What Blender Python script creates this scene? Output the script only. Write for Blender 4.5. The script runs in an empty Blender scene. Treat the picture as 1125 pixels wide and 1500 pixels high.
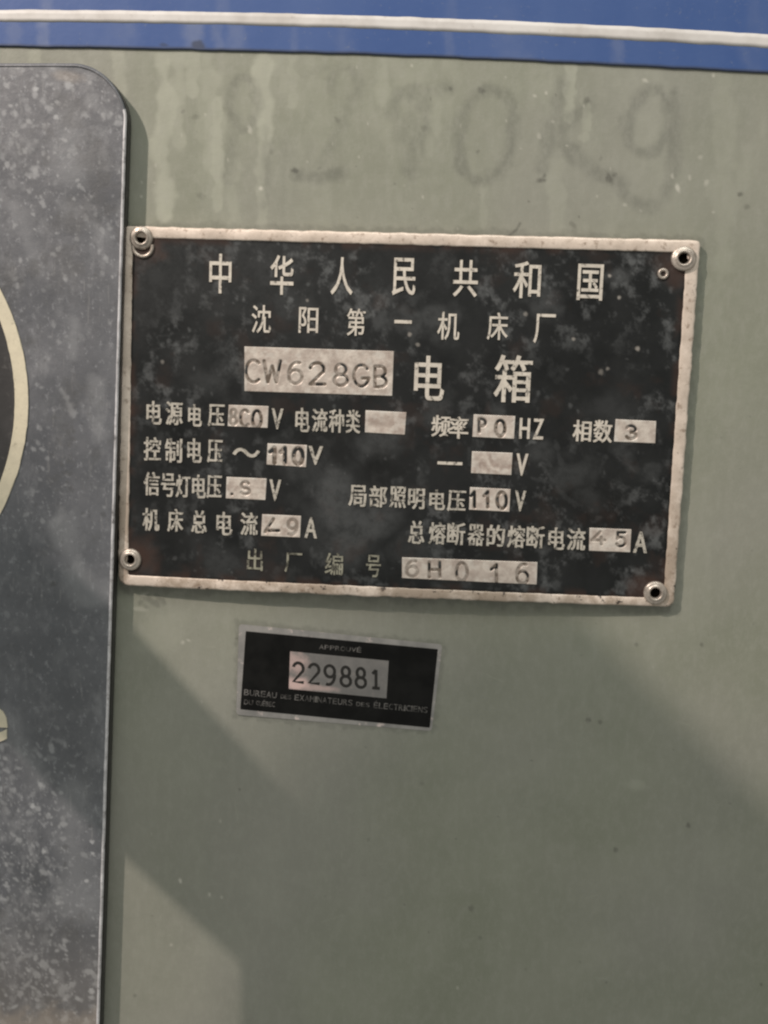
import bpy, math
import numpy as np
from mathutils import Matrix, Vector

scene = bpy.context.scene
COL = scene.collection

# ------------------------------------------------------------------ camera
# metres; the panel's face is the plane y = 0, the camera looks along +y
F_PX = 1500.0
ANG = (math.radians(6.49), math.radians(2.16), math.radians(2.31))
T = np.array([0.0048, -0.0265, 0.2894])
PLATE_H = 0.0024            # height of the data plate's top above the panel


def _rot(a, b, c):
    ca, sa, cb, sb, cc, sc = math.cos(a), math.sin(a), math.cos(b), math.sin(b), math.cos(c), math.sin(c)
    rx = np.array([[1, 0, 0], [0, ca, -sa], [0, sa, ca]])
    ry = np.array([[cb, 0, sb], [0, 1, 0], [-sb, 0, cb]])
    rz = np.array([[cc, -sc, 0], [sc, cc, 0], [0, 0, 1]])
    return rz @ ry @ rx


RF = _rot(*ANG)
CF = -RF.T @ T                                       # camera in the fit frame (x right, y down, z in)
CAM = np.array([CF[0], CF[2] - PLATE_H, -CF[1]])     # in the world
f2w = lambda v: np.array([v[0], v[2], -v[1]])
AX = [f2w(RF[0]), f2w(RF[1]), f2w(RF[2])]            # right, down, forward
cam_d = bpy.data.cameras.new('camera')
cam = bpy.data.objects.new('camera', cam_d)
COL.objects.link(cam)
mw = Matrix.Identity(4)
for i in range(3):
    mw[i][0] = AX[0][i]; mw[i][1] = -AX[1][i]; mw[i][2] = -AX[2][i]; mw[i][3] = CAM[i]
cam.matrix_world = mw
cam_d.sensor_fit = 'VERTICAL'
cam_d.sensor_height = 24.0
cam_d.lens = 24.0 * F_PX / 1500.0
cam_d.clip_start = 0.005
cam_d.clip_end = 50.0
scene.camera = cam

# ------------------------------------------------------------------ world, lamps, exposure
world = bpy.data.worlds.new('World')
scene.world = world
world.use_nodes = True
bg = world.node_tree.nodes['Background']
bg.inputs['Color'].default_value = (1.0, 0.995, 0.92, 1)
bg.inputs['Strength'].default_value = 0.33

KEY = np.array([-0.50, -0.46, 0.55])                 # workshop lamp, high on the left


def area(name, loc, target, size, power, color, shape='DISK'):
    l = bpy.data.lights.new(name, 'AREA')
    l.shape = shape
    l.size = size
    l.energy = power
    l.color = color
    o = bpy.data.objects.new(name, l)
    COL.objects.link(o)
    o.location = loc
    o.rotation_euler = (Vector(target) - Vector(loc)).to_track_quat('-Z', 'Y').to_euler()
    return o


area('key_lamp', KEY, (0, 0, 0), 0.011, 6.2, (1.0, 0.86, 0.78))
area('soft_lamp', (0.10, -0.50, 0.75), (0, 0, 0.05), 0.45, 3.2, (0.98, 1.0, 0.94))

vs = scene.view_settings
vs.view_transform = 'Standard'
vs.look = 'None'
vs.exposure = 0.0
vs.gamma = 1.0
vs.use_curve_mapping = False
scene.render.engine = 'CYCLES'
scene.cycles.filter_width = 2.3
scene.cycles.max_bounces = 6

# ------------------------------------------------------------------ mapping helpers


def P(px, py, h=0.0):
    """point of the plane y = -h seen at photo pixel (px, py); arrays allowed"""
    px = np.asarray(px, float); py = np.asarray(py, float)
    u = (px - 562.5) / F_PX; v = (py - 750.0) / F_PX
    d = AX[2] + u[..., None] * AX[0] + v[..., None] * AX[1]
    t = (-h - CAM[1]) / d[..., 1]
    return CAM + t[..., None] * d


def to_px(p):
    q = np.asarray(p) - CAM
    z = q @ AX[2]
    return (q @ AX[0]) / z * F_PX + 562.5, (q @ AX[1]) / z * F_PX + 750.0


# plate corners (axis aligned in the world)
PW, PH = 0.160, 0.1023


def bow(p):
    """the plate's bottom edge has lifted a little from the panel"""
    p = np.array(p, float)
    u = np.clip(p[..., 0] / PW + 0.5, 0, 1)
    v = np.clip(0.5 - p[..., 2] / PH, 0, 1)
    p[..., 1] -= 0.0019 * np.sin(np.pi * np.clip(u * 1.02, 0, 1)) ** 0.8 * v ** 4
    return p


# ------------------------------------------------------------------ noise and stains (numpy)


def vnoise(x, y, seed):
    rng = np.random.default_rng(seed)
    g = rng.random((256, 256))
    xi = np.floor(x).astype(int); yi = np.floor(y).astype(int)
    fx = x - xi; fy = y - yi
    fx = fx * fx * (3 - 2 * fx); fy = fy * fy * (3 - 2 * fy)
    a = g[xi % 256, yi % 256]; b = g[(xi + 1) % 256, yi % 256]
    c = g[xi % 256, (yi + 1) % 256]; d = g[(xi + 1) % 256, (yi + 1) % 256]
    return (a * (1 - fx) + b * fx) * (1 - fy) + (c * (1 - fx) + d * fx) * fy


def fbm(x, y, seed, octs=4, gain=0.55):
    s = 0; a = 1.0; t = 0
    for k in range(octs):
        s = s + a * vnoise(x * 2 ** k + 17.3 * k, y * 2 ** k + 9.1 * k, seed + k)
        t += a; a *= gain
    return s / t


def sstep(a, b, x):
    t = np.clip((x - a) / (b - a), 0, 1)
    return t * t * (3 - 2 * t)


def polydist(U, V, pts):
    d = np.full(U.shape, 1e9)
    pts = np.asarray(pts, float)
    for (x0, y0), (x1, y1) in zip(pts[:-1], pts[1:]):
        dx, dy = x1 - x0, y1 - y0
        L = dx * dx + dy * dy + 1e-9
        t = np.clip(((U - x0) * dx + (V - y0) * dy) / L, 0, 1)
        d = np.minimum(d, np.hypot(U - x0 - t * dx, V - y0 - t * dy))
    return d


def smooth_poly(pts, n=10):
    pts = np.asarray(pts, float)
    p = np.vstack([2 * pts[0] - pts[1], pts, 2 * pts[-1] - pts[-2]])
    out = []
    for i in range(1, len(p) - 2):
        for t in np.linspace(0, 1, n, endpoint=False):
            a, b, c, d = p[i - 1], p[i], p[i + 1], p[i + 2]
            out.append(0.5 * (2 * b + (c - a) * t + (2 * a - 5 * b + 4 * c - d) * t * t + (3 * b - a - 3 * c + d) * t ** 3))
    out.append(pts[-1])
    return np.array(out)


class Stain:
    """a scalar field on a vertex grid, drawn into in photo-pixel units"""

    def __init__(self, U, V):
        self.U, self.V = U, V
        self.F = np.zeros(U.shape)

    def _win(self, x0, x1, y0, y1):
        return (self.U > x0) & (self.U < x1) & (self.V > y0) & (self.V < y1)

    def stroke(self, pts, w, amt, soft=0.6, rough=0.0, seed=1):
        pts = np.asarray(pts, float)
        m = self._win(pts[:, 0].min() - 2 * w, pts[:, 0].max() + 2 * w, pts[:, 1].min() - 2 * w, pts[:, 1].max() + 2 * w)
        if not m.any():
            return
        u, v = self.U[m], self.V[m]
        d = polydist(u, v, pts)
        if rough:
            d = d + (fbm(u / (w * 1.2), v / (w * 1.2), seed, 3) - 0.5) * 2 * rough * w
        self.F[m] = np.maximum(self.F[m], amt * (1 - sstep(w * 0.5 * (1 - soft), w * 0.5 * (1 + soft), d)))

    def blob(self, x, y, rx, ry, amt, ang=0.0, soft=0.8, rough=0.3, seed=1):
        R = max(rx, ry) * 2.2
        m = self._win(x - R, x + R, y - R, y + R)
        if not m.any():
            return
        u, v = self.U[m] - x, self.V[m] - y
        ca, sa = math.cos(ang), math.sin(ang)
        d = np.hypot((u * ca + v * sa) / rx, (-u * sa + v * ca) / ry)
        if rough:
            k = max(3.0, 0.7 * max(rx, ry))
            d = d + (fbm(self.U[m] / k, self.V[m] / k, seed, 3) - 0.5) * 2 * rough
        self.F[m] = np.maximum(self.F[m], amt * (1 - sstep(1 - soft * 0.7, 1 + soft * 0.6, d)))


# ------------------------------------------------------------------ object helpers


def empty(name, loc, label, cat, kind=None):
    o = bpy.data.objects.new(name, None)
    o.empty_display_size = 0.01
    COL.objects.link(o)
    o.location = loc
    o['label'] = label
    o['category'] = cat
    if kind:
        o['kind'] = kind
    return o


def mesh_obj(name, verts, faces, mat, parent=None, smooth=False, label=None):
    me = bpy.data.meshes.new(name)
    org = np.array(parent.matrix_basis.translation if parent and parent.type == 'EMPTY' else (0, 0, 0), float)
    if parent is not None and parent.type != 'EMPTY' and parent.parent is not None:
        org = np.array(parent.parent.location, float)
    v = np.asarray(verts, float) - org
    me.from_pydata(v.tolist(), [], faces)
    me.materials.append(mat)
    if smooth:
        me.shade_smooth()
    me.update()
    o = bpy.data.objects.new(name, me)
    COL.objects.link(o)
    if parent is not None:
        o.parent = parent
    if label:
        o['label'] = label
    return o


def grid_obj(name, G, mat, parent=None, attrs=None, smooth=True, label=None):
    """G: (rows, cols, 3), row 0 at the top, column 0 at the left"""
    r, c, _ = G.shape
    org = np.array(parent.location if parent is not None and parent.type == 'EMPTY' else (0, 0, 0), float)
    if parent is not None and parent.type != 'EMPTY' and parent.parent is not None:
        org = np.array(parent.parent.location, float)
    me = bpy.data.meshes.new(name)
    idx = np.arange(r * c).reshape(r, c)
    q = np.stack([idx[:-1, :-1], idx[1:, :-1], idx[1:, 1:], idx[:-1, 1:]], -1).reshape(-1, 4)
    me.vertices.add(r * c)
    me.vertices.foreach_set('co', (G - org).reshape(-1).astype(np.float32))
    me.loops.add(q.size)
    me.loops.foreach_set('vertex_index', q.reshape(-1).astype(np.int32))
    me.polygons.add(len(q))
    me.polygons.foreach_set('loop_start', (np.arange(len(q)) * 4).astype(np.int32))
    me.update(calc_edges=True)
    if smooth:
        me.shade_smooth()
    for an, (R_, G_, B_, A_) in (attrs or {}).items():
        at = me.attributes.new(an, 'FLOAT_COLOR', 'POINT')
        z = np.zeros((r, c))
        dat = np.stack([k if k is not None else z for k in (R_, G_, B_, A_)], -1)
        at.data.foreach_set('color', dat.reshape(-1).astype(np.float32))
    me.materials.append(mat)
    o = bpy.data.objects.new(name, me)
    COL.objects.link(o)
    if parent is not None:
        o.parent = parent
    if label:
        o['label'] = label
    return o


def loops_mesh(loops, closed=True, cap_first=False, cap_last=False):
    n = len(loops[0])
    v = np.vstack(loops)
    f = []
    for k in range(len(loops) - 1):
        for i in range(n if closed else n - 1):
            j = (i + 1) % n
            f.append((k * n + i, k * n + j, (k + 1) * n + j, (k + 1) * n + i))
    if cap_first:
        f.append(tuple(range(n))[::-1])
    if cap_last:
        f.append(tuple((len(loops) - 1) * n + i for i in range(n)))
    return v, f


# ------------------------------------------------------------------ materials


class NT:
    def __init__(self, name):
        self.m = bpy.data.materials.new(name)
        self.m.use_nodes = True
        self.t = self.m.node_tree
        self.b = self.t.nodes['Principled BSDF']
        self.tc = self.n('ShaderNodeTexCoord')

    def n(self, ty, **kw):
        nd = self.t.nodes.new(ty)
        for k, v in kw.items():
            setattr(nd, k, v)
        return nd

    def link(self, a, b):
        self.t.links.new(a, b)

    def noise(self, scale, detail=4, rough=0.6, stretch=(1, 1, 1), dist=0.0):
        mp = self.n('ShaderNodeMapping')
        mp.inputs['Scale'].default_value = stretch
        self.link(self.tc.outputs['Object'], mp.inputs['Vector'])
        nd = self.n('ShaderNodeTexNoise')
        nd.inputs['Scale'].default_value = scale
        nd.inputs['Detail'].default_value = detail
        nd.inputs['Roughness'].default_value = rough
        nd.inputs['Distortion'].default_value = dist
        self.link(mp.outputs[0], nd.inputs['Vector'])
        return nd.outputs['Fac']

    def ramp(self, src, lo, hi, a=0.0, b=1.0):
        nd = self.n('ShaderNodeMapRange')
        nd.interpolation_type = 'SMOOTHSTEP'
        nd.inputs['From Min'].default_value = lo
        nd.inputs['From Max'].default_value = hi
        nd.inputs['To Min'].default_value = a
        nd.inputs['To Max'].default_value = b
        self.link(src, nd.inputs['Value'])
        return nd.outputs['Result']

    def math(self, op, a, b):
        nd = self.n('ShaderNodeMath', operation=op)
        for i, s in enumerate((a, b)):
            if isinstance(s, (int, float)):
                nd.inputs[i].default_value = s
            else:
                self.link(s, nd.inputs[i])
        return nd.outputs[0]

    def mix(self, fac, a, b):
        nd = self.n('ShaderNodeMix', data_type='RGBA')
        for s, k in ((fac, 0), (a, 6), (b, 7)):
            if isinstance(s, (int, float)):
                nd.inputs[k].default_value = s
            elif isinstance(s, tuple):
                nd.inputs[k].default_value = (*s, 1)
            else:
                self.link(s, nd.inputs[k])
        return nd.outputs[2]

    def attr(self, name):
        a = self.n('ShaderNodeAttribute')
        a.attribute_name = name
        s = self.n('ShaderNodeSeparateColor')
        self.link(a.outputs['Color'], s.inputs[0])
        return s.outputs[0], s.outputs[1], s.outputs[2], a.outputs['Alpha']

    def bump(self, h, strength, dist):
        nd = self.n('ShaderNodeBump')
        nd.inputs['Strength'].default_value = strength
        nd.inputs['Distance'].default_value = dist
        self.link(h, nd.inputs['Height'])
        self.link(nd.outputs[0], self.b.inputs['Normal'])

    def out(self, col=None, rough=0.5, metal=0.0, spec=0.5):
        if col is not None:
            if isinstance(col, tuple):
                self.b.inputs['Base Color'].default_value = (*col, 1)
            else:
                self.link(col, self.b.inputs['Base Color'])
        if isinstance(rough, (int, float)):
            self.b.inputs['Roughness'].default_value = rough
        else:
            self.link(rough, self.b.inputs['Roughness'])
        if isinstance(metal, (int, float)):
            self.b.inputs['Metallic'].default_value = metal
        else:
            self.link(metal, self.b.inputs['Metallic'])
        self.b.inputs['Specular IOR Level'].default_value = spec
        return self.m


def mat_panel():
    k = NT('green_paint')
    r, g, b, a = k.attr('stain')
    base = k.mix(k.ramp(k.noise(22, 4, 0.6), 0.3, 0.7), (0.228, 0.240, 0.184), (0.268, 0.273, 0.222))
    base = k.mix(k.ramp(k.noise(9, 2, 0.5), 0.42, 0.7, 0, 0.55), base, (0.268, 0.262, 0.240))
    base = k.mix(k.ramp(k.noise(60, 5, 0.7, (1.6, 1, 0.35)), 0.5, 0.75, 0, 0.35), base, (0.31, 0.32, 0.265))
    base = k.mix(k.ramp(k.noise(900, 3, 0.7), 0.62, 0.8, 0, 0.35), base, (0.20, 0.205, 0.165))
    base = k.mix(r, base, (0.40, 0.41, 0.335))
    base = k.mix(g, base, (0.085, 0.088, 0.075))
    base = k.mix(b, base, (0.68, 0.66, 0.58))
    base = k.mix(a, base, (0.035, 0.034, 0.028))
    base = k.mix(k.ramp(k.noise(420, 6, 0.75, (1, 1, 0.55)), 0.42, 0.68, 0, 0.30), base, (0.335, 0.335, 0.290))
    base = k.mix(k.ramp(k.noise(1500, 3, 0.7), 0.64, 0.74, 0, 0.45), base, (0.15, 0.15, 0.125))
    hb = k.math('ADD', k.noise(140, 4, 0.6), k.math('MULTIPLY', k.noise(1200, 3, 0.6), 0.12))
    k.bump(hb, 0.2, 0.0008)
    return k.out(base, k.ramp(k.noise(35, 3), 0.3, 0.7, 0.36, 0.52), 0.0, 0.45)


def mat_blue():
    k = NT('blue_paint')
    r, g, b, a = k.attr('stain')
    base = k.mix(k.ramp(k.noise(30, 4, 0.6, (1, 1, 0.3)), 0.3, 0.7), (0.038, 0.086, 0.250), (0.060, 0.110, 0.275))
    base = k.mix(k.math('MULTIPLY', r, k.ramp(k.noise(80, 4, 0.6), 0.3, 0.6, 0.2, 0.7)), base, (0.22, 0.25, 0.34))
    base = k.mix(k.ramp(k.noise(700, 5, 0.7), 0.6, 0.72, 0, 0.4), base, (0.16, 0.19, 0.27))
    base = k.mix(g, base, (0.03, 0.035, 0.05))
    k.bump(k.noise(140, 4, 0.6), 0.1, 0.0008)
    return k.out(base, 0.42, 0.0, 0.45)


def mat_stripe():
    k = NT('white_paint')
    base = k.mix(k.ramp(k.noise(60, 4, 0.65), 0.35, 0.7), (0.64, 0.62, 0.60), (0.48, 0.455, 0.43))
    base = k.mix(k.ramp(k.noise(420, 5, 0.7), 0.60, 0.75, 0, 0.6), base, (0.30, 0.26, 0.23))
    return k.out(base, 0.5)


def mat_cover():
    k = NT('grey_metal')
    r, g, b, a = k.attr('stain')
    base = k.mix(k.ramp(k.noise(45, 5, 0.65), 0.3, 0.7), (0.072, 0.077, 0.088), (0.120, 0.125, 0.138))
    base = k.mix(k.ramp(k.noise(160, 5, 0.7, (1, 1, 0.5)), 0.52, 0.75, 0, 0.5), base, (0.245, 0.25, 0.262))
    grit = k.noise(620, 6, 0.75, (1, 1, 0.7))
    base = k.mix(k.ramp(grit, 0.55, 0.66, 0, 0.42), base, (0.315, 0.325, 0.345))
    base = k.mix(k.ramp(k.noise(480, 6, 0.75), 0.56, 0.68, 0, 0.45), base, (0.050, 0.051, 0.055))
    base = k.mix(k.ramp(k.noise(260, 5, 0.7, (3.0, 1, 0.35)), 0.60, 0.72, 0, 0.3), base, (0.32, 0.315, 0.31))
    base = k.mix(r, base, (0.385, 0.395, 0.405))
    base = k.mix(g, base, (0.062, 0.063, 0.064))
    base = k.mix(b, base, (0.34, 0.29, 0.24))
    k.bump(k.noise(500, 5, 0.7), 0.25, 0.0004)
    return k.out(base, k.ramp(k.noise(70, 4), 0.3, 0.7, 0.42, 0.58), 0.0, 0.9)


def mat_aluminium(name, c1, c2, dirt_glint, amt, metal=0.25, rough=0.42, scale=220, lo=0.52, hi=0.72):
    k = NT(name)
    base = k.mix(k.ramp(k.noise(scale, 5, 0.65), 0.3, 0.7), c1, c2)
    base = k.mix(k.ramp(k.noise(scale * 2.2, 6, 0.7), lo, hi, 0, amt), base, dirt_glint)
    k.bump(k.noise(scale * 3, 4, 0.6), 0.3, 0.0003)
    return k.out(base, rough, metal, 0.5)


def mat_field():
    k = NT('bare_aluminium_field')
    r, g, b, a = k.attr('stain')
    base = k.mix(k.ramp(k.noise(300, 4, 0.6), 0.35, 0.68), (0.70, 0.63, 0.56), (0.48, 0.41, 0.36))
    base = k.mix(b, base, (0.37, 0.29, 0.25))
    base = k.mix(g, base, (0.150, 0.118, 0.092))
    base = k.mix(r, base, (0.74, 0.71, 0.65))
    k.bump(k.noise(420, 3, 0.6), 0.35, 0.0004)
    return k.out(base, 0.42, 0.25, 0.5)


def mat_enamel():
    k = NT('black_enamel')
    r, g, b, a = k.attr('stain')
    base = k.mix(k.ramp(k.noise(70, 5, 0.6), 0.3, 0.7), (0.0085, 0.0095, 0.0098), (0.0165, 0.0178, 0.0182))
    base = k.mix(k.math('MULTIPLY', r, k.ramp(k.noise(300, 5, 0.7), 0.25, 0.65, 0.35, 1.0)), base, (0.118, 0.124, 0.126))
    base = k.mix(g, base, (0.004, 0.004, 0.0035))
    base = k.mix(b, base, (0.42, 0.39, 0.35))
    base = k.mix(a, base, (0.055, 0.030, 0.022))
    k.bump(k.noise(600, 4, 0.6), 0.15, 0.0003)
    return k.out(base, k.ramp(k.noise(90, 4), 0.3, 0.7, 0.40, 0.58), 0.0, 0.26)


def mat_plain(name, col, rough=0.5, metal=0.0, spec=0.5, var=0.25, scale=300):
    k = NT(name)
    d = tuple(x * (1 - var) for x in col)
    base = k.mix(k.ramp(k.noise(scale, 4, 0.6), 0.35, 0.65), col, d)
    return k.out(base, rough, metal, spec)


M_PANEL, M_BLUE, M_STRIPE, M_COVER = mat_panel(), mat_blue(), mat_stripe(), mat_cover()
M_ENAMEL, M_FIELD = mat_enamel(), mat_field()


def mat_rim():
    k = NT('worn_aluminium_rim')
    base = k.mix(k.ramp(k.noise(160, 5, 0.65), 0.3, 0.7), (0.86, 0.74, 0.64), (0.64, 0.55, 0.47))
    sx = k.n('ShaderNodeSeparateXYZ')
    k.link(k.tc.outputs['Object'], sx.inputs[0])
    low = k.ramp(sx.outputs[2], 0.004, 0.05, 1.0, 0.35)          # more grime has settled along the lower edge
    base = k.mix(k.math('MULTIPLY', low, k.ramp(k.noise(110, 5, 0.7), 0.35, 0.6)), base, (0.42, 0.34, 0.27))
    base = k.mix(k.ramp(k.noise(360, 6, 0.7), 0.54, 0.70, 0, 0.8), base, (0.24, 0.17, 0.12))
    base = k.mix(k.math('MULTIPLY', low, k.ramp(k.noise(420, 4, 0.7), 0.60, 0.68)), base, (0.07, 0.055, 0.045))
    k.bump(k.noise(480, 4, 0.6), 0.3, 0.0003)
    return k.out(base, 0.42, 0.15, 0.5)


M_RIM = mat_rim()
M_LETTER = mat_aluminium('raised_aluminium_lettering', (0.76, 0.70, 0.61), (0.60, 0.55, 0.48), (0.10, 0.092, 0.08), 0.85, 0.2, 0.42, 330, 0.545, 0.64)
M_LETTER2 = mat_aluminium('dull_aluminium_lettering', (0.60, 0.56, 0.49), (0.46, 0.43, 0.37), (0.05, 0.047, 0.042), 0.9, 0.2, 0.45, 330, 0.51, 0.61)
M_LETTER3 = mat_aluminium('grimy_aluminium_lettering', (0.38, 0.37, 0.29), (0.25, 0.24, 0.19), (0.04, 0.038, 0.03), 0.9, 0.2, 0.5, 330, 0.49, 0.61)
M_RIVET = mat_aluminium('rivet_metal', (0.55, 0.49, 0.43), (0.40, 0.35, 0.30), (0.14, 0.11, 0.085), 0.7, 0.55, 0.36, 260, 0.5, 0.7)
M_HOLE = mat_plain('black_hole', (0.004, 0.003, 0.002), 0.9, 0, 0.0)
M_EDGE = mat_aluminium('bare_edge', (0.76, 0.75, 0.77), (0.46, 0.45, 0.46), (0.14, 0.13, 0.13), 0.85, 0.2, 0.4, 200)
M_CREAM = mat_aluminium('cream_paint', (0.68, 0.62, 0.47), (0.60, 0.55, 0.42), (0.30, 0.27, 0.20), 0.7, 0.0, 0.55, 250, 0.56, 0.72)
M_DARKDISC = mat_aluminium('dark_disc_paint', (0.050, 0.048, 0.048), (0.034, 0.033, 0.033), (0.13, 0.125, 0.12), 0.6, 0.0, 0.5, 130, 0.54, 0.72)
M_FOIL = mat_aluminium('silver_foil', (0.46, 0.44, 0.42), (0.30, 0.29, 0.28), (0.95, 0.80, 0.75), 0.85, 0.5, 0.35, 110, 0.56, 0.68)  # pale pink noise paints highlights into the foil's colour


def mat_foil_window():
    k = NT('silver_foil_window')
    r_, g_, b_, a_ = k.attr('stain')
    base = k.mix(k.ramp(k.noise(220, 4, 0.6), 0.3, 0.7), (0.25, 0.238, 0.228), (0.20, 0.192, 0.186))
    base = k.mix(k.ramp(k.noise(500, 5, 0.7), 0.56, 0.72, 0, 0.5), base, (0.34, 0.30, 0.285))
    base = k.mix(r_, base, (0.80, 0.58, 0.54))  # pink glare mixed into the foil colour
    k.bump(k.noise(300, 3, 0.6), 0.2, 0.0003)
    return k.out(base, 0.4, 0.25, 0.5)


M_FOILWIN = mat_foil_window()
M_STBLACK = mat_plain('black_sticker_print', (0.0085, 0.0083, 0.0078), 0.38, 0, 0.22, 0.7, 110)
M_INK = mat_plain('dark_ink', (0.018, 0.016, 0.014), 0.5)
M_PRINT = mat_plain('pale_print', (0.19, 0.18, 0.17), 0.5, 0, 0.3, 0.75, 500)
M_STEEL = mat_plain('shadow_blocker_grey', (0.18, 0.19, 0.17), 0.5)

# ------------------------------------------------------------------ the green cabinet panel
panel = empty('cabinet_panel', (0, 0, -0.05), 'worn grey-green painted metal cabinet panel with a blue band along its top', 'panel', 'structure')

cx = np.concatenate([np.linspace(-0.34, -0.135, 14)[:-1], np.linspace(-0.135, 0.135, 760), np.linspace(0.135, 0.34, 14)[1:]])
cz = np.concatenate([np.linspace(0.36, 0.145, 14)[:-1], np.linspace(0.145, -0.195, 960), np.linspace(-0.195, -0.42, 14)[1:]])
X, Z = np.meshgrid(cx, cz)
# sheet metal is never quite flat
Yw = -0.00035 * (fbm(X * 14, Z * 14, 5, 2) - 0.5) * sstep(0.0, 0.02, np.abs(X) + 0.1)
G = np.stack([X, Yw, Z], -1)
U, V = to_px(G)
light, dark, white, black = (Stain(U, V) for _ in range(4))
rng = np.random.default_rng(11)
# pale runs of old wash-down coming from under the blue band
runs = [(240, 95, 300, 30, .62), (262, 80, 205, 22, .40), (283, 76, 130, 18, .50), (318, 150, 300, 16, .55), (312, 120, 235, 30, .35),
        (388, 95, 188, 26, .60), (384, 180, 345, 14, .40), (175, 70, 130, 22, .40), (300, 70, 190, 26, .25), (430, 80, 150, 12, .35),
        (560, 75, 140, 20, .28), (640, 130, 190, 14, .25), (835, 85, 170, 14, .55), (858, 150, 200, 12, .40), (707, 260, 330, 10, .22),
        (815, 240, 330, 22, .20), (1060, 110, 380, 34, .20), (470, 130, 330, 26, .14), (340, 240, 335, 22, .30), (50, 72, 95, 16, .4)]
for i, (x, y0, y1, w, a) in enumerate(runs):
    pts = [(x + rng.normal(0, 2), y) for y in np.linspace(y0, y1, 5)]
    light.stroke(pts, w, min(1, a * 1.15), 0.42, 0.6, 40 + i)
    light.blob(x, y1, w * 0.45, w * 0.8, min(1, a * 1.25), 0, 0.5, 0.4, 70 + i)
light.F *= 0.45 + 0.75 * fbm(U / 16, V / 34, 91, 3)
light.F = np.maximum(light.F, 0.22 * sstep(0.55, 0.8, fbm(U / 50, V / 130, 23, 4)) * (V < 420))
# big blotches left by wiping lower down
light.F = np.maximum(light.F, 0.10 * sstep(0.5, 0.8, fbm(U / 120, V / 140, 33, 3)))
for i, (x, y, rx, ry, a) in enumerate([(870, 1130, 90, 45, .10), (930, 1150, 14, 10, .35), (300, 1120, 40, 8, .12), (240, 925, 40, 30, .22), (640, 1100, 60, 30, .06)]):
    light.blob(x, y, rx, ry, a, 0, 0.9, 0.6, 120 + i)
# half wiped marker strokes: a loop, a two, then 70 Kg
el = lambda x, y, a, b, t0=0, t1=360, rot=0: [(x + a * math.cos(math.radians(t)) * math.cos(rot) - b * math.sin(math.radians(t)) * math.sin(rot),
                                              y + a * math.cos(math.radians(t)) * math.sin(rot) + b * math.sin(math.radians(t)) * math.cos(rot)) for t in np.linspace(t0, t1, 28)]
marks = [(el(357, 152, 20, 38), 13, .22), ([(345, 175), (338, 230), (333, 262)], 16, .18), ([(390, 190), (390, 250), (388, 300)], 12, .14),
         ([(432, 255), (462, 260), (500, 254)], 17, .26), (el(505, 124, 20, 24, 150, 420), 12, .15), ([(510, 160), (492, 200), (470, 240)], 14, .10),
         ([(574, 165), (586, 143), (612, 133), (660, 130)], 18, .22), ([(622, 145), (618, 190), (602, 250)], 22, .20),
         (el(712, 198, 40, 68, 0, 360, 0.18), 17, .24), ([(824, 125), (812, 175), (795, 245)], 17, .20), ([(862, 150), (822, 195), (846, 232), (888, 262)], 18, .22),
         (el(950, 178, 30, 46, 20, 330, 0.25), 17, .26), ([(988, 140), (986, 210), (976, 285), (955, 303), (925, 292), (905, 268), (885, 258)], 18, .22),
         ([(430, 120), (460, 105), (500, 95)], 9, .08), ([(590, 200), (605, 170)], 26, .10), ([(420, 200), (412, 320)], 12, .07)]
for i, (pts, w, a) in enumerate(marks):
    dark.stroke(smooth_poly(pts, 4) if len(pts) < 12 else pts, w, a, 0.85, 0.45, 200 + i)
dark.F *= 0.85 + 0.75 * sstep(.25, .72, fbm(U / 9, V / 12, 301, 4, .65))
for i, (x, y, s, a) in enumerate([(432, 250, 7, .8), (494, 176, 6, .4), (660, 130, 5, .55), (706, 133, 7, .6), (858, 148, 8, .6), (793, 264, 8, .75), (797, 258, 5, .6),
                                  (892, 262, 9, .7), (900, 256, 5, .5), (1085, 284, 6, .7), (1094, 303, 6, .4), (700, 222, 4, .5), (840, 330, 7, .4), (622, 188, 7, .3),
                                  (268, 163, 5, .5), (287, 172, 6, .4), (398, 222, 6, .4), (294, 287, 8, .3), (468, 246, 5, .3), (880, 232, 5, .3)]):
    black.blob(x, y, s * .8, s * 0.5, a * .75, rng.uniform(-1, 1), 0.8, 0.7, 320 + i)
for i, (x, y, s, a) in enumerate([(862, 1055, 4.5, .8), (879, 1058, 3.5, .6), (1008, 1209, 4.5, .8), (902, 1245, 4, .7), (690, 1331, 5, .6), (703, 1374, 4, .4), (932, 944, 3.5, .6),
                                  (1028, 944, 3.5, .7), (618, 1147, 4, .3), (198, 1458, 3.5, .6), (540, 1230, 3, .3), (770, 1420, 3, .3)]):
    black.blob(x, y, s * .85, s * .85, a * .6, 0, 0.8, 0.5, 350 + i)
black.stroke([(745, 346), (757, 336), (762, 327)], 3, .5)
for i, (x, y, rx, ry, a) in enumerate([(264, 1290, 2.6, 5, .9), (307, 1311, 2.5, 4, .6), (251, 1384, 3, 3, .4), (323, 1203, 2, 3, .4), (382, 276, 4, 5, .8), (366, 190, 4, 8, .5),
                                       (993, 276, 4, 9, .7), (985, 258, 3, 5, .5), (1026, 230, 5, 4, .35), (783, 140, 4, 3, .5), (790, 200, 4, 6, .35), (810, 178, 3, 3, .4), (915, 300, 4, 3, .4),
                                       (945, 118, 6, 4, .5), (1035, 268, 4, 6, .4), (1010, 260, 3, 5, .4), (268, 941, 4, 3, .5), (276, 938, 4, 2, .45), (206, 893, 14, 4, .25), (212, 870, 10, 3, .3)]):
    white.blob(x, y, rx * .75, ry * .75, a * .7, rng.uniform(-.4, .4), 0.8, 0.5, 380 + i)
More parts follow.
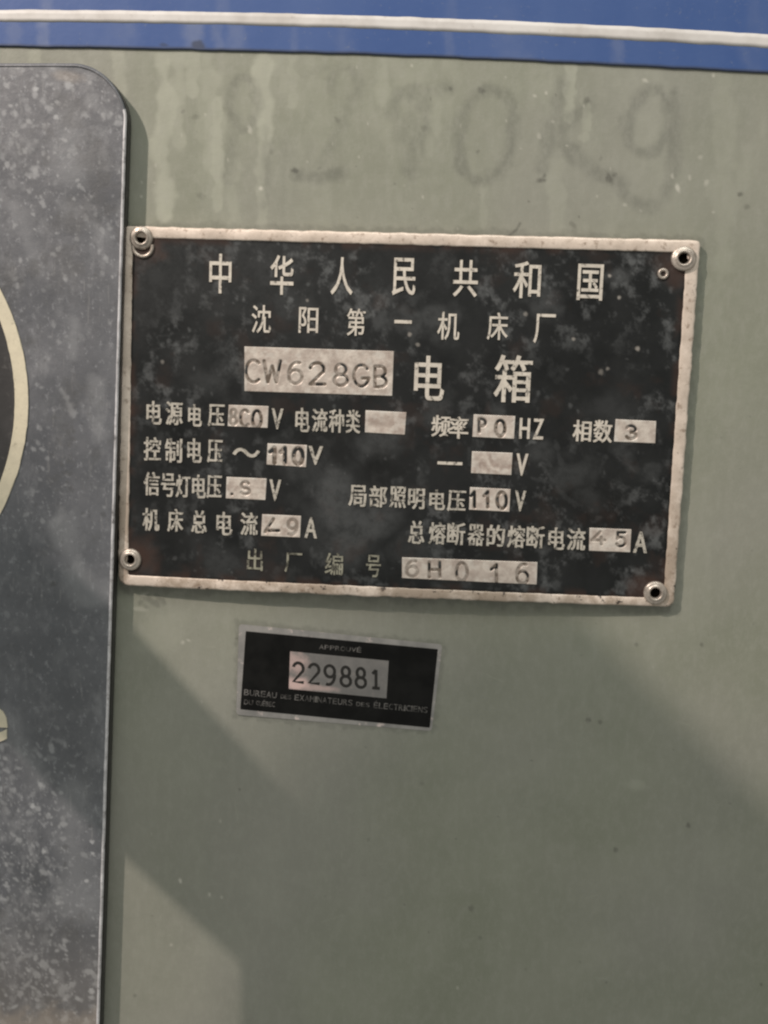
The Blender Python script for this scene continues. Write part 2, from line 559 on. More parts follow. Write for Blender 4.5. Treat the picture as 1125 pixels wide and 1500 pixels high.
for i in range(40):
    white.blob(rng.uniform(180, 1125), rng.uniform(80, 340) if rng.random() < .7 else rng.uniform(900, 1500), rng.uniform(.9, 2.2), rng.uniform(1, 3), rng.uniform(.12, .4), 0, .7, .3, 420 + i)
for i in range(60):
    black.blob(rng.uniform(180, 1125), rng.uniform(80, 1500), rng.uniform(.9, 2.0), rng.uniform(.9, 2.2), rng.uniform(.15, .45), 0, .7, .3, 520 + i)
# scuffs below the plate's lower left corner
for i, (a_, b_) in enumerate([((205, 872), (232, 886)), ((215, 868), (222, 884)), ((228, 868), (243, 884)), ((206, 884), (214, 888))]):
    dark.stroke([a_, b_], 6, .4, 0.9, 0.9, 600 + i)
for i in range(14):
    x, y = rng.uniform(200, 1100), rng.uniform(920, 1480)
    ang = rng.uniform(-.5, .5) + (1.57 if rng.random() < .4 else 0)
    L = rng.uniform(8, 40)
    light.stroke([(x, y), (x + L * math.cos(ang), y + L * math.sin(ang))], 1.6, .22, .7)
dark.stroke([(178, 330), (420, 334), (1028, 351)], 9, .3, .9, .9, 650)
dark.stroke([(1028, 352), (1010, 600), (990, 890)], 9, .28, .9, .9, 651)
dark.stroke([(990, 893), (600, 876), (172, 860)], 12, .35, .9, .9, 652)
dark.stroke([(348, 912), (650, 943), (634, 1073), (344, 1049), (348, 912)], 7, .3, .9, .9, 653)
grid_obj('panel_sheet', G, M_PANEL, panel, {'stain': (light.F, dark.F, white.F, black.F)})
ox, oz = [-0.34, 0.34], [0.36, -0.42]
vb, fb = loops_mesh([np.array([(ox[0], y, oz[1]), (ox[1], y, oz[1]), (ox[1], y, oz[0]), (ox[0], y, oz[0])]) for y in (0.0006, 0.004)], True, True, True)
mesh_obj('panel_back', vb, fb, M_STEEL, panel)

# blue band, slightly raised, with its white stripe
BH = 0.0006
xs = np.linspace(-700, 1900, 900)
cur = lambda x, pts: np.interp(x, [p[0] for p in pts], [p[1] for p in pts])


def band_curve(pts):
    f = np.polyfit([p[0] for p in pts], [p[1] for p in pts], 2)
    xc = np.clip(xs, -60, 1185)
    y = np.polyval(f, xc)
    d = np.polyval(np.polyder(f), xc)
    return y + d * (xs - xc)


low = band_curve([(0, 68), (420, 74), (700, 87), (1125, 106)]) + (fbm(xs / 30, xs * 0, 3, 3) - .5) * 1.6
s_hi = band_curve([(0, 14.5), (420, 19), (700, 29.5), (1125, 50)]) + (fbm(xs / 25, xs * 0, 4, 3) - .5) * 1.5
s_lo = band_curve([(0, 32), (420, 37.5), (700, 49), (1125, 70.5)]) + (fbm(xs / 25, xs * 0 + 5, 6, 3) - .5) * 1.8
rows = []
tt = np.concatenate([np.linspace(-520, -60, 12)[:-1], np.linspace(-60, 0, 60)])
base_low = P(xs, low, BH)
for t in tt:
    rows.append(P(xs, low + t * 1.0, BH))
rows.append(P(xs, low + 1.6, BH * 0.35))
rows.append(P(xs, low + 1.8, -0.0002))
G = np.array(rows)
U, V = to_px(G)
st, dk = Stain(U, V), Stain(U, V)
for i, (x, w, a) in enumerate([(65, 16, .55), (170, 40, .3), (285, 26, .55), (318, 14, .45), (345, 24, .4), (500, 30, .25), (655, 12, .3), (750, 40, .25), (905, 14, .35), (1100, 30, .3), (20, 20, .3), (430, 10, .3)]):
    y = np.interp(x, xs, low)
    st.stroke([(x, y - 34), (x + 2, y + 4)], w, a, .8, .6, 700 + i)
    if i % 3 == 0:
        st.stroke([(x + 8, y - 110), (x + 5, y - 54)], w, a * .7, .8, .6, 720 + i)
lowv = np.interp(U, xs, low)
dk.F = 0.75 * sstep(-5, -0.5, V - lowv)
dk.blob(290, 67, 12, 7, .7, 0.2, .6, .5, 740)
dk.blob(240, 66, 8, 3, .5, 0.1, .6, .5, 741)
band = grid_obj('blue_band', G, M_BLUE, panel, {'stain': (st.F, dk.F, None, None)})
G = np.array([P(xs, s_hi + (s_lo - s_hi) * t, BH + 0.00003) for t in np.linspace(0, 1, 4)])
G = np.concatenate([P(xs, s_hi, BH - 0.0001)[None], G, P(xs, s_lo, BH - 0.0001)[None]])
o = grid_obj('white_stripe', G, M_STRIPE, band, None, False)

# ------------------------------------------------------------------ dark round-cornered cover plate on the left
CH = 0.0052
cover = empty('cover_plate', tuple(P(-200., 800., 0.0)), 'dark grey flecked metal cover plate with a rounded corner, left of the black data plate', 'cover plate')
R_C = 78.0


def cover_right(y):
    y = np.asarray(y, float)
    e = np.interp(y, [97, 170, 380, 640, 870, 1100, 1300, 1490, 1700], [184, 182, 175.5, 168, 161, 154, 148, 142, 135.5])
    t = np.clip((97 + R_C - y) / R_C, 0, 1)
    return e - R_C * (1 - np.sqrt(np.clip(1 - t ** 1.7, 0, 1)))


ys = np.concatenate([97 + R_C * (1 - np.cos(np.linspace(0, np.pi / 2, 70)))[:-1], np.linspace(97 + R_C, 1530, 900), np.linspace(1530, 1640, 8)[1:]])
ts = np.concatenate([np.linspace(0, 0.8, 12)[:-1], np.linspace(0.8, 1, 150)])
XL = -800.0
Ug = XL + (cover_right(ys)[:, None] - XL) * ts[None, :]
Vg = np.repeat(ys[:, None], len(ts), 1)
INS = 4.5          # the bare chamfer all round
edge_d = np.minimum(cover_right(ys)[:, None] - Ug, 1e9)
Gc = P(Ug - 0, Vg, CH)
# pull the sheet back from the outline by the chamfer's width
top = Vg < 97 + INS
shrink = lambda u, v: (u, v)
fl, dk, tan = Stain(Ug, Vg), Stain(Ug, Vg), Stain(Ug, Vg)
rng = np.random.default_rng(5)


def flecks(n, x0, x1, y0, y1, smin, smax, amin, amax, stain, seed, aspect=1.8, lean=0.6):
    r = np.random.default_rng(seed)
    for i in range(n):
        s = smin * (smax / smin) ** r.random() ** 2.0
        stain.blob(r.uniform(x0, x1), r.uniform(y0, y1), s * r.uniform(1, aspect), s, r.uniform(amin, amax), r.normal(lean, .6), .7, .6, seed * 50 + i % 40)


flecks(260, -10, 180, 100, 420, 1.0, 4.5, .12, .55, fl, 3, 1.8, 1.0)
flecks(70, -10, 110, 110, 260, 1.5, 6, .2, .6, fl, 4)
flecks(120, -10, 175, 400, 760, 1, 4, .08, .35, fl, 6)
flecks(40, -10, 80, 640, 780, 1, 4, .15, .4, fl, 7)
flecks(60, -10, 160, 780, 1100, 1, 4, .06, .25, fl, 8)
flecks(520, -10, 105, 1080, 1500, 1.0, 4.2, .15, .6, fl, 9, 2.4, 0.9)
flecks(190, -10, 145, 1180, 1500, .9, 3.5, .15, .5, fl, 10, 2.2)
flecks(60, 50, 145, 1420, 1510, 1.5, 6, .25, .7, fl, 12)
for (x, y, s, a) in [(52, 130, 5, .9), (83, 172, 5, .8), (100, 125, 8, .6), (84, 150, 5, .7), (10, 125, 6, .5), (60, 1150, 7, .9), (48, 1180, 5, .9), (135, 1233, 4, .9), (136, 1250, 4, .95),
                     (127, 1291, 4.5, .9), (85, 1323, 4, .8), (65, 1247, 5, .8), (134, 1452, 5, .9), (30, 1455, 7, .5), (92, 1450, 12, .5), (65, 1412, 9, .5), (109, 292, 4, .6), (125, 320, 7, .4)]:
    fl.blob(x, y, s * .8, s * .7, a, .5, .7, .7, int(x * 7 + y))
# long pale scuffs and smudges
for i, (pts, w, a) in enumerate([([(105, 180), (100, 260)], 40, .22), ([(20, 300), (60, 400)], 22, .18), ([(90, 570), (108, 606)], 7, .45), ([(110, 470), (108, 520)], 16, .2), ([(100, 300), (150, 340)], 26, .2),
                                  ([(90, 760), (120, 860), (150, 880)], 36, .22), ([(100, 1170), (115, 1330)], 46, .22), ([(0, 1050), (60, 1140)], 26, .2), ([(140, 560), (150, 640)], 18, .2)]):
    fl.stroke(smooth_poly(pts), w, a, .9, .6, 800 + i)
fl.F = np.maximum(fl.F, .24 * sstep(.52, .78, fbm(Ug / 22, Vg / 30, 55, 5, .65)) * (0.35 + .65 * sstep(1050, 1300, Vg) + .5 * (1 - sstep(250, 500, Vg))))
for i, (x, y, rx, ry, a) in enumerate([(140, 235, 26, 22, .45), (95, 150, 26, 14, .4), (100, 585, 14, 22, .35), (92, 620, 16, 40, .25), (60, 860, 50, 30, .1), (140, 1040, 24, 60, .1),
                                        (80, 1080, 60, 70, .12), (120, 1120, 30, 60, .12), (60, 960, 60, 60, .05), (78, 855, 5, 4, .8), (130, 300, 20, 16, .3), (50, 1330, 40, 60, .2), (148, 300, 10, 40, .25),
                                        (90, 410, 14, 30, .2), (40, 215, 30, 40, .15)]):
    dk.blob(x, y, rx, ry, a, .2, 1.0, .6, 830 + i)
flecks(60, 80, 112, 590, 720, 1.5, 4, .25, .6, dk, 14)
flecks(120, -10, 170, 100, 1500, 1, 4, .2, .5, dk, 15)
dk.F = np.maximum(dk.F, .5 * sstep(.55, .8, fbm(Ug / 36, Vg / 44, 66, 5, .6)) * (1 - .8 * sstep(780, 900, Vg) * (1 - sstep(1120, 1250, Vg))))  # fewer dark blotches mid-height, so the colour itself lifts the shaded zone
tan.F = .55 * sstep(1455, 1500, Vg + (fbm(Ug / 18, Vg / 18, 77, 3) - .5) * 50)
tan.F = np.maximum(tan.F, .18 * sstep(1300, 1480, Vg))
tan.blob(100, 112, 26, 8, .35, .1, .9, .6, 860)
Yd = (fbm(Ug / 60, Vg / 60, 88, 3) - .5) * 0.00025
Gc[..., 1] -= Yd
grid_obj('cover_sheet', Gc, M_COVER, cover, {'stain': (fl.F, dk.F, tan.F, None)})
# bare worn edge: a small rolled lip round the outline, then the side wall
yo = np.concatenate([97 + R_C * (1 - np.cos(np.linspace(0, np.pi / 2, 60)))[:-1], np.linspace(97 + R_C, 1640, 200)])
out_r = np.stack([cover_right(yo), yo], 1)
pl = np.vstack([np.stack([np.linspace(XL, out_r[0, 0], 40)[:-1], np.full(39, 97.0)], 1), out_r])
tg = np.gradient(pl, axis=0)
nrm = np.stack([tg[:, 1], -tg[:, 0]], 1)
nrm /= np.linalg.norm(nrm, axis=1)[:, None]
wob = (fbm(pl[:, 0] / 14, pl[:, 1] / 14, 44, 3) - .5)
prof = [(-1.0, CH - .0002), (-0.6, CH + .00012), (1.6, CH + .00015), (3.2, CH - .0002), (4.2, CH - .0009)]
L_ = []
for off, h in prof:
    q = pl + nrm * (off + wob * (1.0 if off < 0 else .5))[:, None] if np.ndim(off + wob) else pl
    L_.append(P(q[:, 0], q[:, 1], h))
K = 39 + 52                       # where the arc runs into the straight right side
v, f = loops_mesh([l[K:] for l in L_], False)
mesh_obj('worn_edge', v, f, M_EDGE, cover, True)
v, f = loops_mesh([l[:K + 1] for l in L_], False)
mesh_obj('rounded_lip', v, f, M_COVER, cover, True)
L_ = []
for off, h in [(4.2, CH - .0009), (4.3, 0.0012), (1.0, 0.0008), (0.5, -.0004)]:
    q = pl + nrm * off
    w_ = P(pl[:, 0] + nrm[:, 0] * 4.2, pl[:, 1] + nrm[:, 1] * 4.2, CH)
    w_[:, 1] = -h
    w_[:, 0] -= (4.2 - off) * 0.00019 * nrm[:, 0]
    w_[:, 2] += (4.2 - off) * 0.00019 * nrm[:, 1]
    L_.append(w_)
v, f = loops_mesh(L_, False)
mesh_obj('side_wall', v, f, M_DARKDISC, cover, True)

# cream ring emblem, mostly past the left edge of the picture
cxp, cyp = -310.0, 588.0
th = np.linspace(0, 2 * np.pi, 360, endpoint=False)


def circ(r, h, wob_=0.0, seed=1):
    rr = r + wob_ * (fbm(np.cos(th) * 30 + 40, np.sin(th) * 30 + 40, seed, 3) - .5)
    return P(cxp + rr * np.cos(th), cyp + rr * np.sin(th), h)


v, f = loops_mesh([circ(351.5, CH + .0001), circ(351, CH + .00035, 3, 2), circ(332, CH + .00035, 3, 3), circ(331.5, CH + .0001)])
mesh_obj('emblem_ring', v, [q[::-1] for q in f], M_CREAM, cover)
v, f = loops_mesh([circ(331.8, CH + .00012), circ(331.0, CH + .00018)], True, False, True)
mesh_obj('emblem_disc', v, [q[::-1] for q in f], M_DARKDISC, cover)

# ------------------------------------------------------------------ lettering
_cur = bpy.data.curves.new('glyph_source', 'FONT')
_tob = bpy.data.objects.new('glyph_source', _cur)
COL.objects.link(_tob)
_cache = {}


def glyph(ch, offset):
    if (ch, offset) not in _cache:
        _cur.body = ch
        _cur.size = 1.0
        _cur.offset = offset
        _cur.extrude = 0.5
        _cur.resolution_u = 4
        bpy.context.view_layer.update()
        me = bpy.data.meshes.new_from_object(_tob.evaluated_get(bpy.context.evaluated_depsgraph_get()))
        vv = np.array([w.co[:] for w in me.vertices])
        ff = [tuple(p.vertices) for p in me.polygons]
        bpy.data.meshes.remove(me)
        lo, hi = vv.min(0), vv.max(0)
        vv = (vv - (lo + hi) / 2) / np.maximum(hi - lo, 1e-6)
        _cache[(ch, offset)] = (vv, ff)
    return _cache[(ch, offset)]


def lettering(name, items, mat, parent, h, thick, offset=0.012, warp=None, rot=0.0, pad=0.8, bold=0.0):
    """items: (char, x0, y0, x1, y1) ink boxes; one mesh for the line"""
    vs_, fs_ = [], []
    n = 0
    for ch, x0, y0, x1, y1 in items:
        gv, gf = glyph(ch, offset)
        x0 += pad; x1 -= pad; y0 += pad; y1 -= pad
        xc, yc = (x0 + x1) / 2, (y0 + y1) / 2
        c = P(xc, yc, h)
        w = np.linalg.norm(P(x1, yc, h) - P(x0, yc, h))
        hh = np.linalg.norm(P(xc, y1, h) - P(xc, y0, h))
        for k, sh in enumerate((-bold, bold) if bold else (0.0,)):      # a second strike makes the strokes heavier
            q = np.zeros_like(gv)
            a, b = gv[:, 0] * w + sh * w / (x1 - x0), gv[:, 1] * hh
            q[:, 0] = c[0] + a * math.cos(rot) - b * math.sin(rot)
            q[:, 2] = c[2] + a * math.sin(rot) + b * math.cos(rot)
            q[:, 1] = -h - gv[:, 2] * thick - k * 4e-6
            vs_.append(q)
            fs_ += [tuple(i + n for i in t) for t in gf]
            n += len(q)
    v = np.vstack(vs_)
    if warp:
        v = warp(v)
    return mesh_obj(name, v, fs_, mat, parent)


# letter e on the cover, cut by the picture's edge
lettering('emblem_letter', [('e', -38, 1034, 12, 1088)], M_CREAM, cover, CH + .0002, .0004, 0.022)

# ------------------------------------------------------------------ black data plate
H = PLATE_H
plate = empty('data_plate', (0, 0, -PH / 2), 'black metal data plate with raised Chinese lettering, pale border and four corner rivets', 'data plate')
FH = H - 0.00022            # enamel face
inner = np.array([(194.5, 348), (1005.5, 370), (971.5, 876), (188, 842)], float)
outer = np.array([(180, 331), (1026, 352), (987, 889), (173, 857)], float)


def bil(q, s, t):
    return (q[0] * ((1 - s) * (1 - t))[..., None] + q[1] * (s * (1 - t))[..., None] + q[2] * (s * t)[..., None] + q[3] * ((1 - s) * t)[..., None])


ss, t2 = np.meshgrid(np.linspace(0, 1, 560), np.linspace(0, 1, 360))
ci = (inner + np.array([(-4, -4), (4, -4), (4, 4), (-4, 4)]))
pq = bil(ci, ss, t2)
Gp = P(pq[..., 0], pq[..., 1], FH)
U, V = pq[..., 0], pq[..., 1]
dust_pale, blk, brt, brn = (Stain(U, V) for _ in range(4))
dust_pale.F = .62 * sstep(.50, .76, fbm(U / 20, V / 22, 21, 6, .68)) * (0.25 + 1.1 * sstep(.3, .7, fbm(U / 110, V / 110, 22, 2)))
dust_pale.F += .30 * sstep(620, 350, V) * fbm(U / 80, V / 80, 29, 3) * sstep(850, 300, U)  # enamel made paler towards the upper left
rng = np.random.default_rng(31)
for i, (x, y, rx, ry, a) in enumerate([(640, 470, 30, 30, .35), (560, 440, 26, 18, .3), (800, 440, 26, 22, .35), (910, 405, 24, 9, .5), (330, 540, 16, 40, .28), (300, 560, 20, 30, .2), (440, 680, 20, 40, .28),
                                        (500, 730, 45, 50, .5), (530, 770, 40, 60, .45), (560, 650, 30, 26, .4), (600, 470, 24, 24, .4), (480, 790, 40, 30, .22), (330, 820, 50, 24, .22), (600, 800, 40, 30, .2), (840, 700, 30, 20, .3), (860, 730, 16, 26, .3),
                                        (915, 665, 14, 24, .35), (955, 690, 16, 12, .25), (640, 600, 30, 16, .3), (560, 470, 14, 16, .45), (420, 440, 40, 30, .22), (890, 600, 40, 20, .15), (790, 660, 30, 14, .25), (700, 620, 14, 8, .4),
                                        (915, 640, 14, 8, .45), (640, 808, 10, 10, .5), (797, 806, 10, 8, .5), (815, 855, 8, 7, .4), (645, 860, 14, 6, .4), (730, 600, 14, 10, .3)]):
    dust_pale.blob(x, y, rx, ry, a, rng.uniform(-1, 1), 1.0, .8, 900 + i)
for i, (pts, w, a) in enumerate([([(800, 690), (830, 730), (862, 742)], 5, .55), ([(790, 660), (820, 700)], 4, .4), ([(845, 735), (872, 700), (888, 670)], 4, .35), ([(812, 645), (824, 690), (815, 720)], 4, .35),
                                  ([(780, 700), (845, 720)], 3, .35), ([(905, 670), (930, 690)], 3, .5), ([(943, 690), (960, 705)], 4, .35), ([(908, 838), (914, 852)], 3, .5), ([(420, 640), (450, 700)], 9, .25),
                                  ([(290, 358), (297, 370)], 2.5, .5), ([(470, 690), (500, 780)], 22, .2)]):
    dust_pale.stroke(smooth_poly(pts), w * 1.3, a * .55, .9, .9, 940 + i)
for i in range(170):
    dust_pale.blob(rng.uniform(200, 1000), rng.uniform(355, 860), rng.uniform(1, 4), rng.uniform(1, 4), rng.uniform(.1, .55), 0, .8, .6, 960 + i % 60)
for i, (x, y, s, a) in enumerate([(893, 404, 2.5, .8), (907, 436, 2.5, .6), (934, 511, 3.2, .6), (840, 497, 2.6, .55), (450, 440, 2, .4), (600, 490, 3, .5), (612, 505, 3, .4), (238, 530, 3, .35), (770, 460, 3, .4), (890, 540, 2.5, .4), (880, 545, 4, .3)]):
    brt.blob(x, y, s, s, a, 0, .7, .4, 1000 + i)
for i, (x, y, rx, ry, a) in enumerate([(870, 740, 60, 50, .45), (560, 690, 40, 40, .35), (260, 700, 40, 80, .2), (470, 650, 40, 30, .3), (900, 800, 60, 40, .3), (560, 860, 60, 10, .3)]):
    blk.blob(x, y, rx, ry, a, 0, 1.0, .6, 1020 + i)  # the lower-right blob is a soft shadow painted into the enamel
# dark line where the enamel meets the border
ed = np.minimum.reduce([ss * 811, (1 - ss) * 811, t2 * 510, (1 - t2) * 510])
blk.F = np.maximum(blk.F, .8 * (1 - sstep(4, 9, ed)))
brn.F = .2 * sstep(.58, .8, fbm(U / 40, V / 40, 71, 4)) + .5 * (1 - sstep(4, 18, ed)) * sstep(.45, .7, fbm(U / 30, V / 30, 72, 3))
for i, (x, y) in enumerate([(212, 356), (996, 388), (200, 814), (954, 862)]):        # grime round the rivets
    brn.blob(x, y, 30, 26, .75, 0, 1.0, .7, 1060 + i)
    dust_pale.blob(x + 6, y + 8, 26, 22, .25, 0, 1.0, .9, 1070 + i)
grid_obj('enamel_face', bow(Gp), M_ENAMEL, plate, {'stain': (dust_pale.F, blk.F, brt.F, brn.F)})

# raised border, rolled over the plate's edge


def rounded(q, rad, n_side=90, n_arc=12, jit=0.0, seed=1):
    pts = []
    for k in range(4):
        a, b, c = q[k - 1], q[k], q[(k + 1) % 4]
        d1 = (a - b) / np.linalg.norm(a - b); d2 = (c - b) / np.linalg.norm(c - b)
        r = rad[k]
        p0, p1 = b + d1 * r, b + d2 * r
        for t in np.linspace(0, 1, n_arc):
            pts.append((1 - t) ** 2 * p0 + 2 * t * (1 - t) * b + t * t * p1)
        d = q[(k + 2) % 4] - c
        nxt = c - d2 * rad[(k + 1) % 4]
        for t in np.linspace(0, 1, n_side + 2)[1:-1]:
            pts.append(p1 + (nxt - p1) * t)
    pts = np.array(pts)
    if jit:
        c = pts.mean(0)
        d = (pts - c); d /= np.linalg.norm(d, axis=1)[:, None]
        pts += d * ((fbm(pts[:, 0] / 9, pts[:, 1] / 9, seed, 3) - .5) * jit)[:, None]
    return pts


o_out = rounded(outer, (9, 9, 14, 18), jit=3.5, seed=51)
o_in = rounded(inner, (3, 3, 3, 3), jit=2.2, seed=52)


def lp(f_, h, add=0.0):
    q = o_out + (o_in - o_out) * f_
    return bow(P(q[:, 0], q[:, 1], h))


def drop(h):
    b_ = lp(0.0, H - .0004)
    b_ = b_.copy(); b_[:, 1] += (H - .0004) - h
    return b_


v, f = loops_mesh([drop(0.0009), lp(0, H - .0004), lp(.05, H - .00012), lp(.16, H), lp(.5, H + .00006), lp(.86, H), lp(.96, H - .0001), lp(1.0, FH - .00004)])
mesh_obj('border', v, [q[::-1] for q in f], M_RIM, plate, True)
v, f = loops_mesh([drop(0.00095), drop(0.0009)], True, True, False)
mesh_obj('back_plate', v, f, M_RIM, plate)

# title and the field names, measured line by line
TH = 0.0004


def line(name, items, mat, off=0.008, lab=None, bold=0.55):
    o = lettering(name, items, mat, plate, FH + .00004, TH, off, bow, 0.0, 0.8 + bold, bold)
    if lab:
        o['label'] = lab
    return o


line('inscription', [('中', 306, 371, 340, 431), ('华', 395, 373, 431, 433), ('人', 484, 376, 518, 433), ('民', 574, 377, 610, 434), ('共', 663, 380, 701, 436), ('和', 751, 382, 793, 438), ('国', 845, 386, 884, 441)], M_LETTER, .008, 'widely spaced title line of large characters', .2)
line('inscription', [('沈', 368, 446, 398, 489), ('阳', 437, 449, 467, 489), ('第', 507, 451, 536, 493), ('一', 577, 468, 604, 475), ('机', 640, 456, 674, 499), ('床', 713, 457, 745, 499), ('厂', 781, 459, 814, 504)], M_LETTER, .006, 'second line of small spaced characters', .2)
line('inscription', [('电', 606, 520, 652, 588), ('箱', 723, 519, 780, 591)], M_LETTER, .006, 'two large characters beside the widest number window', .6)
line('inscription', [('电', 214, 586, 238, 623), ('源', 242, 587, 269, 624), ('电', 275, 591, 297, 626), ('压', 304, 591, 330, 626), ('V', 397, 597, 416, 630)], M_LETTER2)
line('inscription', [('电', 432, 596, 455, 634), ('流', 456, 597, 481, 634), ('种', 481, 598, 505, 635), ('类', 506, 599, 529, 636)], M_LETTER2)
line('inscription', [('频', 631, 607, 661, 641), ('率', 657, 609, 687, 644), ('H', 760, 611, 777, 644), ('Z', 780, 612, 797, 645)], M_LETTER)
line('inscription', [('相', 838, 614, 867, 648), ('数', 868, 614, 898, 650)], M_LETTER)
line('inscription', [('控', 210, 639, 237, 676), ('制', 241, 641, 268, 679), ('电', 274, 641, 297, 679), ('压', 303, 643, 327, 679), ('～', 340, 655, 382, 671), ('V', 451, 652, 474, 682)], M_LETTER2)
line('inscription', [('一', 640, 675, 678, 682), ('V', 755, 663, 774, 698)], M_LETTER)
line('inscription', [('信', 210, 690, 235, 727), ('号', 235, 692, 258, 729), ('灯', 257, 694, 280, 730), ('电', 281, 694, 303, 731), ('压', 302, 695, 326, 731), ('V', 394, 701, 413, 735)], M_LETTER2)
line('inscription', [('局', 510, 709, 538, 743), ('部', 540, 710, 568, 744), ('照', 570, 711, 596, 745), ('明', 597, 714, 623, 747), ('电', 628, 716, 653, 748), ('压', 654, 717, 683, 750), ('V', 753, 717, 771, 750)], M_LETTER2)
line('inscription', [('机', 208, 743, 235, 779), ('床', 245, 744, 270, 780), ('总', 280, 746, 305, 782), ('电', 317, 748, 342, 785), ('流', 352, 749, 379, 785), ('A', 446, 756, 466, 789)], M_LETTER2)
line('inscription', [('总', 597, 761, 623, 797), ('熔', 627, 763, 654, 798), ('断', 654, 764, 682, 799), ('器', 684, 766, 710, 800), ('的', 712, 767, 740, 801), ('熔', 742, 768, 770, 803), ('断', 770, 769, 798, 804), ('电', 802, 771, 828, 806), ('流', 829, 772, 858, 807), ('A', 927, 777, 949, 811)], M_LETTER2)
line('inscription', [('出', 362, 802, 387, 836), ('厂', 417, 808, 444, 838), ('编', 476, 808, 504, 842), ('号', 536, 811, 559, 845)], M_LETTER3, .006, 'grimy bottom line of spaced characters', .3)

# number windows with stamped figures ------------------------------------


def arc(cx_, cy_, rx, ry, a0, a1, n=14):
    return [(cx_ + rx * math.cos(math.radians(a)), cy_ + ry * math.sin(math.radians(a))) for a in np.linspace(a0, a1, n)]


# unit box, y down
STROKES = {
    '0': [arc(.5, .5, .42, .5, 0, 360, 26)],
    '1': [[(.18, .28), (.58, .02), (.58, 1.0)]],
    'I': [[(.22, .24), (.55, .02), (.55, 1.0)], [(.2, 1.0), (.9, 1.0)]],
    '2': [arc(.5, .28, .40, .28, 190, 390, 16) + [(.1, 1.0), (.95, 1.0)]],
    '3': [arc(.45, .26, .38, .26, 200, 450, 16), arc(.45, .74, .42, .26, -90, 160, 16)],
    '4': [[(.62, 0), (.05, .68), (.95, .68)], [(.7, .45), (.7, 1.0)]],
    '5': [[(.85, 0), (.2, 0), (.15, .45)] + arc(.45, .68, .42, .32, 230, 510, 16)],
    '6': [arc(.5, .68, .40, .32, 0, 360, 20), arc(.62, .52, .52, .52, 180, 285, 10)],
    '8': [arc(.5, .25, .33, .25, 0, 360, 20), arc(.5, .74, .42, .26, 0, 360, 22)],
    '9': [arc(.5, .30, .40, .30, 0, 360, 20), arc(.38, .46, .52, .54, 0, 110, 12)],
    'C': [arc(.55, .5, .45, .5, 50, 310, 20)],
    'G': [arc(.5, .5, .44, .5, 20, 320, 22), [(.94, .62), (.55, .62)]],
    'W': [[(.0, 0), (.22, 1), (.5, .25), (.75, 1), (1.0, 0)]],
    'B': [[(.12, 0), (.12, 1)], [(.12, 0)] + arc(.5, .25, .34, .25, -90, 90, 10) + [(.12, .5)] + arc(.5, .75, .42, .25, -90, 90, 10) + [(.12, 1)]],
    'H': [[(.1, 0), (.1, 1)], [(.9, 0), (.9, 1)], [(.1, .5), (.9, .5)]],
    'P': [[(.15, 1), (.15, 0)] + arc(.45, .27, .42, .27, -90, 90, 10) + [(.15, .54)]],
    'L': [[(.6, .0), (.05, .95)], [(.2, .85), (.95, .85)]],
    'S': [arc(.5, .26, .38, .26, 330, 90, 14) + arc(.5, .75, .42, .25, -90, 150, 14)],
    '.': [[(.5, .9), (.52, .92)]],
}


def window(corners, figs, stroke_w=3.4, depth=1.0, rust=0.3, seed=1, lab=None, scuff=()):
    """figs: (char, x0, y0, x1, y1, strength) in photo pixels"""
    q = np.array(corners, float)
    q += np.array([(.8, .8), (-.8, .8), (-.8, -.8), (.8, -.8)])
    w = int(np.linalg.norm(q[1] - q[0]) * 1.9); h_ = int(np.linalg.norm(q[3] - q[0]) * 1.9)
    s, t = np.meshgrid(np.linspace(0, 1, w), np.linspace(0, 1, h_))
    pp = bil(q, s, t)
    U, V = pp[..., 0], pp[..., 1]
    g, lightn, rst = Stain(U, V), Stain(U, V), Stain(U, V)
    dep = np.zeros(U.shape)
    for i, (ch, x0, y0, x1, y1, a) in enumerate(figs):
        for sp in STROKES[ch]:
            pts = [(x0 + (x1 - x0) * x, y0 + (y1 - y0) * y) for x, y in sp]
            d = polydist(U, V, pts)
            k = (1 - sstep(stroke_w * .45, stroke_w * 1.05, d)) * min(1.3, a + .25) / max(a, .01)
            dep = np.maximum(dep, np.minimum(k * a, 1))
            g.F = np.maximum(g.F, np.minimum(k * a, 1) * (0.5 + .5 * sstep(.3, .6, fbm(U / 6, V / 6, seed * 7 + i, 3))))
    for (pts, ww, a) in scuff:
        rst.stroke(smooth_poly(pts), ww, a, .9, .6, seed)
    rst.F = np.maximum(rst.F, rust * sstep(.42, .7, fbm(U / 14, V / 14, seed + 3, 4)))
    edge = np.minimum.reduce([U - q[0, 0], q[1, 0] - U, V - q[0, 1], q[2, 1] - V])
    lightn.F = .45 * (1 - sstep(1, 6, edge)) * sstep(.35, .6, fbm(U / 9, V / 9, seed + 5, 3)) + .35 * sstep(.58, .75, fbm(U / 10, V / 10, seed + 9, 3))
    lightn.F *= 1 - g.F
    top_h = FH + .0002
    Gf = P(U, V, top_h)
    Gf[..., 1] += dep * 0.00019 * depth - (fbm(U / 12, V / 12, seed + 11, 3) - .5) * 0.00016
    # turn the rim of the grid down to the enamel
    for sl in (np.s_[0, :], np.s_[-1, :], np.s_[:, 0], np.s_[:, -1]):
        Gf[sl + (1,)] = -(FH - .0001)
    o = grid_obj('number_window', bow(Gf), M_FIELD, plate, {'stain': (lightn.F, g.F, rst.F, None)}, True)
    if lab:
        o['label'] = lab
    return o


